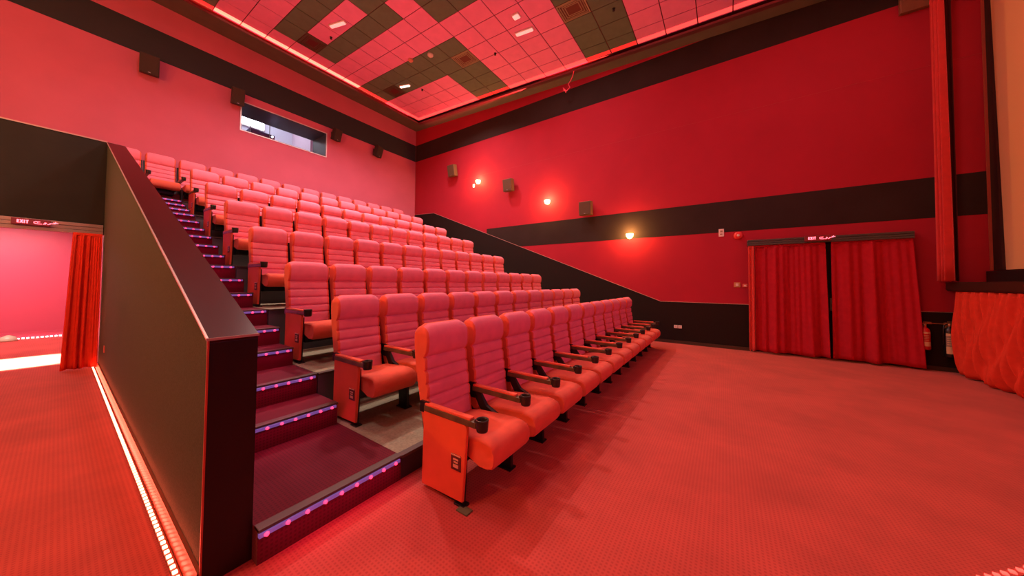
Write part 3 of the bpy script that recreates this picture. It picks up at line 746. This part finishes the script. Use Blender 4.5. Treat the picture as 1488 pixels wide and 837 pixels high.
def back_bm():
    front = [(.135, .37), (.155, .42), (.170, .49)]
    seams = [.52, .607, .706, .80, .895]
    def yf(z):
        P = [(.37, .135), (.52, .172), (.607, .182), (.706, .196), (.80, .212), (.895, .224)]
        for (a, b), (c, d_) in zip(P, P[1:]):
            if z <= c: return b+(d_-b)*(z-a)/(c-a)
        return .224
    pr_ = [(.140, .37), (.150, .40), (.158, .45), (.164, .49)]
    for k, s in enumerate(seams):
        pr_ += [(yf(s)-.003, s-.007), (yf(s)+.009, s-.0015), (yf(s)+.009, s+.0015), (yf(s)-.003, s+.007)]
        if k < 4:
            m_ = (s+seams[k+1])/2; pr_ += [(yf(m_)-.0075, m_-.022), (yf(m_)-.0075, m_+.022)]
    pr_ += [(.200, .935), (.192, .985), (.193, 1.035), (.204, 1.08), (.228, 1.115), (.262, 1.135), (.295, 1.135), (.320, 1.12), (.338, 1.085), (.342, 1.03), (.340, .96),
            (.330, .87), (.312, .78), (.290, .68), (.268, .58), (.245, .48), (.220, .40), (.190, .365)]
    bm = bm_new()
    def spine(y, z):
        zz = min(max(z, .42), 1.06); return (.20+(zz-.42)*.11, zz)
    soft(bm, pr_, .462, 0.032-HX, .022, .16, spine, 6, 1.135, .07)
    return bm
def cushion_bm():
    pr_ = [(.16, .395), (.05, .420), (-.08, .432), (-.20, .441), (-.29, .446), (-.345, .440), (-.385, .420), (-.404, .385), (-.408, .345), (-.402, .305), (-.385, .280), (-.35, .268), (-.29, .268),
           (-.24, .290), (-.16, .318), (0, .335), (.16, .335)]
    bm = bm_new()
    soft(bm, pr_, .445, .048-HX, .028, .16, lambda y, z: (y*.94-.0, .36), 5, .447, .022)
    return bm
def shell_bm():
    bm = bm_new(); prism(bm, [(-.26, .262), (.15, .300), (.15, .338), (-.22, .312)], 0, .085-HX, .455-HX, 0, .008)
    box(bm, .10-HX, .44-HX, -.10, .12, .20, .29, 0, .01); return bm
def backshell_bm(xa=.004):
    bm = bm_new(); prism(bm, [(.222, .30), (.252, .46), (.292, .66), (.330, .84), (.348, .95), (.354, .95), (.345, .84), (.306, .64), (.268, .44), (.24, .30)], 0, xa-HX, .523-HX, 0, 0); return bm
def arm_bm(x=0.):
    bm = bm_new(); box(bm, x-.004-HX, x+.046-HX, -.300, .178, .532, .572, 0, .006); return bm
def pad_bm(x=0.):
    bm = bm_new(); box(bm, x-.001-HX, x+.043-HX, -.255, .176, .568, .588, 0, .009); return bm
def cup_bm(x=0.):
    bm = bm_new(); lathe(bm, [(.020, .520), (.034, .522), (.037, .530), (.041, .590), (.041, .596), (.035, .596), (.033, .585), (.030, .545), (.004, .543)], x+.021-HX, -.335, 0, 20)
    box(bm, x-.0-HX, x+.042-HX, -.306, -.288, .536, .588); return bm
def leg_bm(x=0.):
    bm = bm_new(); a, b = x+.006-HX, x+.040-HX
    prism(bm, [(-.215, .0), (-.090, .0), (-.075, .30), (-.02, .33), (.10, .40), (.185, .535), (.110, .535), (.04, .43), (-.12, .37), (-.20, .33)], 0, a, b, 0, .004)
    box(bm, a-.025, b+.025, -.225, -.080, 0, .012, 0, .002)
    box(bm, a+.008, b-.008, .16, .25, .47, .595)
    return bm
def panel_bm(x=0., s=1):
    bm = bm_new(); prism(bm, [(-.190, .035), (.195, .022), (.182, .545), (.176, .556), (-.210, .530), (-.222, .520), (-.226, .500)], 0, x-HX, x+.026*s-HX, 0, .007); return bm
def board_bm(x=0., s=1):
    bm = bm_new(); prism(bm, [(-.186, .0), (.150, .0), (.19, .03), (.175, .52), (-.212, .50)], 0, x+.0265*s-HX, x+.040*s-HX)
    box(bm, x+.03*s-.03-HX, x+.03*s+.03-HX, -.205, -.12, 0, .012, 0, .002)
    box(bm, *sorted((x+.010*s-HX, x+.032*s-HX)), .15, .235, .515, .590); return bm
def plate_parts(parent, x=0., s=1):
    bm = bm_new(); box(bm, x-.004*s-HX, x+.002*s-HX, -.180, -.095, .225, .325, 0, .001); p_ = obj('number_plate', bm, M_PLATED, parent)
    bm = bm_new()
    xa, xb = sorted((x-.0065*s-HX, x-.0035*s-HX))
    box(bm, xa, xb, -.180, -.095, .317, .325)
    box(bm, xa, xb, -.160, -.115, .290, .300); box(bm, xa, xb, -.155, -.120, .272, .282); box(bm, xa, xb, -.160, -.115, .242, .262)
    obj('plate_marks', bm, M_PLATEI, parent)

def arm_set(parent, x=0.):
    a = obj('armrest', arm_bm(x), M_WOOD, parent); obj('arm_pad', pad_bm(x), M_FABO, a); obj('cup_holder', cup_bm(x), M_PLASTIC, a, smooth=False)
def seat_proto(kind):
    t = thing('cinema_chair', 'x', 'cinema chair', (0, 0, 0))
    obj('seat_cushion', cushion_bm(), M_FABO, t); obj('seat_pan', shell_bm(), M_BLACK, t)
    bk = obj('backrest', back_bm(), [M_FABRIC, M_FABO], t)
    for pg in bk.data.polygons:      # quilted front panel coloured rose, border and rear orange-red
        if not (pg.normal.y < -.35 and abs(pg.center.x-.263+HX) < .204): pg.material_index = 1
    obj('back_shell', backshell_bm(.06 if kind == 'first' else .004), M_BLACK, t)
    arm_set(t)
    if kind == 'first':
        p_ = obj('side_panel', panel_bm(), M_PANELF, t); plate_parts(p_); obj('support_board', board_bm(), M_BLACK, t)
    else: obj('support_leg', leg_bm(), M_BLACK, t)
    if kind in ('last',):
        arm_set(t, PITCH)
        p_ = obj('side_panel', panel_bm(PITCH+.042, -1), M_PANELF, t); plate_parts(p_, PITCH+.042, -1); obj('support_board', board_bm(PITCH+.042, -1), M_BLACK, t)
    return t
protos = {k: seat_proto(k) for k in ('first', 'mid', 'last')}
used = {k: False for k in protos}
NUM = ['first', 'second', 'third', 'fourth', 'fifth', 'sixth', 'seventh', 'eighth', 'ninth', 'tenth', 'eleventh', 'last']
def place(kind, x, r, label):
    if not used[kind]: o = protos[kind]; used[kind] = True
    else: o = copy_tree(protos[kind])
    o.location = (x+HX, CUP[r]+.335, L[r]); tag(o, label, 'cinema chair', 'red cinema chairs of the %s row' % ORD[r])
    return o
for r in range(8):
    rowname = 'front row' if r == 0 else 'back row' if r == 7 else ORD[r]+' row from the front'
    for k in range(12):
        x = 1.54+PITCH*k
        kind = 'first' if (k == 0 and r < 7) else 'last' if k == 11 else 'mid'
        if k == 0 and r < 7: lb = 'red high-backed aisle-end chair with numbered side panel, %s' % rowname
        elif k == 11: lb = 'red high-backed chair, far right end of the %s' % rowname
        elif k == 0: lb = 'red high-backed chair, back row, first right of the stair head'
        else: lb = 'red high-backed chair, %s, %s counted from the stair side' % (rowname, NUM[k])
        place(kind, x, r, lb)
for k in range(1, 3):
    place('mid', 1.54-PITCH*k, 7, ('red high-backed back row chair facing straight down the lit stairs', 'red high-backed back row chair cut off by the partition cap')[k-1])
# green-grey shim under the front seat's foot
bm = bm_new(); box(bm, -.03, .03, -.05, .04, 0, .010, 0, .003)
tag(obj('floor_shim', bm, M_RUBBER, None, (1.535, 1.362, 0)), 'small greenish shim on the carpet under the nearest seat panel', 'shim')

# ------------------------------------------------------------------ lights of the hall, with added fills
DN = (0, 0, 0)
WM = (1., .72, .66)
light('AREA', 'ceiling_area_light', (6.8, 7.0, zc(7.0)-.10), 125, WM, size=.3, rot=DN, spread=math.radians(138))
light('AREA', 'ceiling_area_light', (3.9, 7.0, zc(7.2)-.10), 205, WM, size=.3, rot=DN, spread=math.radians(138))
light('AREA', 'ceiling_area_light', (6.2, 3.4, zc(3.6)-.10), 85, WM, size=.35, rot=DN)
light('AREA', 'ceiling_area_light', (1.0, 6.0, zc(6.0)-.10), 75, WM, size=.35, rot=DN)  # unseen ceiling light, source only, no lamp modelled
light('AREA', 'ceiling_area_light', (-.9, 2.6, zc(2.6)-.10), 70, WM, size=.6, rot=DN)  # unseen fill added to brighten the left floor, no lamp modelled
light('AREA', 'pink_front_fill_light', (3.2, -3.57, 4.3), 46, (.95, .30, 1.), size=8., sy=3.6, rot=(math.radians(98), 0, 0), spread=math.radians(125))  # soft pink fill added before the screen to light the seat fronts
light('AREA', 'ceiling_area_light', (6.3, -1.6, zc(-1.6)-.10), 22, WM, size=.8, rot=DN)  # unseen fill added for the floor on the right, no lamp modelled
light('AREA', 'booth_lamp_light', (3.9, 12.8, 8.1), 45, (.86, .90, 1.), size=1.6)
light('SPOT', 'projector_beam_light', (3.92, 11.95, 6.12), 60, (.50, .45, 1.), rot=(math.radians(80), 0, PI), rad=.03, spot=1.2)
light('POINT', 'portal_light', (-1.2, 6.6, 2.9), 22, (1., .50, .40), rad=.12)
light('AREA', 'cove_glow_back', (3.2, 10.19, zs(10.2)+.05), 30, (1., .06, .05), size=9.5, sy=.05, rot=(math.radians(90+75), 0, PI))
light('AREA', 'cove_glow_right', (8.44, 4.2, zs(4.2)+.05), 30, (1., .06, .05), size=.05, sy=11.5, rot=(0, math.radians(180-15), 0))

w = bpy.data.worlds.new('world'); S.world = w; w.use_nodes = True
w.node_tree.nodes['Background'].inputs[0].default_value = (.05, .008, .01, 1); w.node_tree.nodes['Background'].inputs[1].default_value = .3

# ------------------------------------------------------------------ camera
yaw, pit, rol = math.radians(35.39), math.radians(1.624), math.radians(.491)
Fv = Vector((math.cos(yaw)*math.cos(pit), math.sin(yaw)*math.cos(pit), math.sin(pit)))
Rv = Vector((math.sin(yaw), -math.cos(yaw), 0)); Uv = Rv.cross(Fv)
R2 = Rv*math.cos(rol)+Uv*math.sin(rol); U2 = R2.cross(Fv)
cam = bpy.data.cameras.new('camera'); co = bpy.data.objects.new('camera', cam); C.objects.link(co)
M = Matrix((R2, U2, -Fv)).transposed().to_4x4(); M.translation = (0, 0, 1.45); co.matrix_world = M
cam.sensor_width = 36; cam.lens = 36*457.402/1488; cam.shift_x = 16.455/1488; cam.shift_y = -20.85/1488; cam.clip_start = .02
S.camera = co
S.view_settings.view_transform = 'Standard'; S.view_settings.look = 'None'; S.view_settings.gamma = 1; S.view_settings.use_curve_mapping = False
S.view_settings.exposure = 0.0
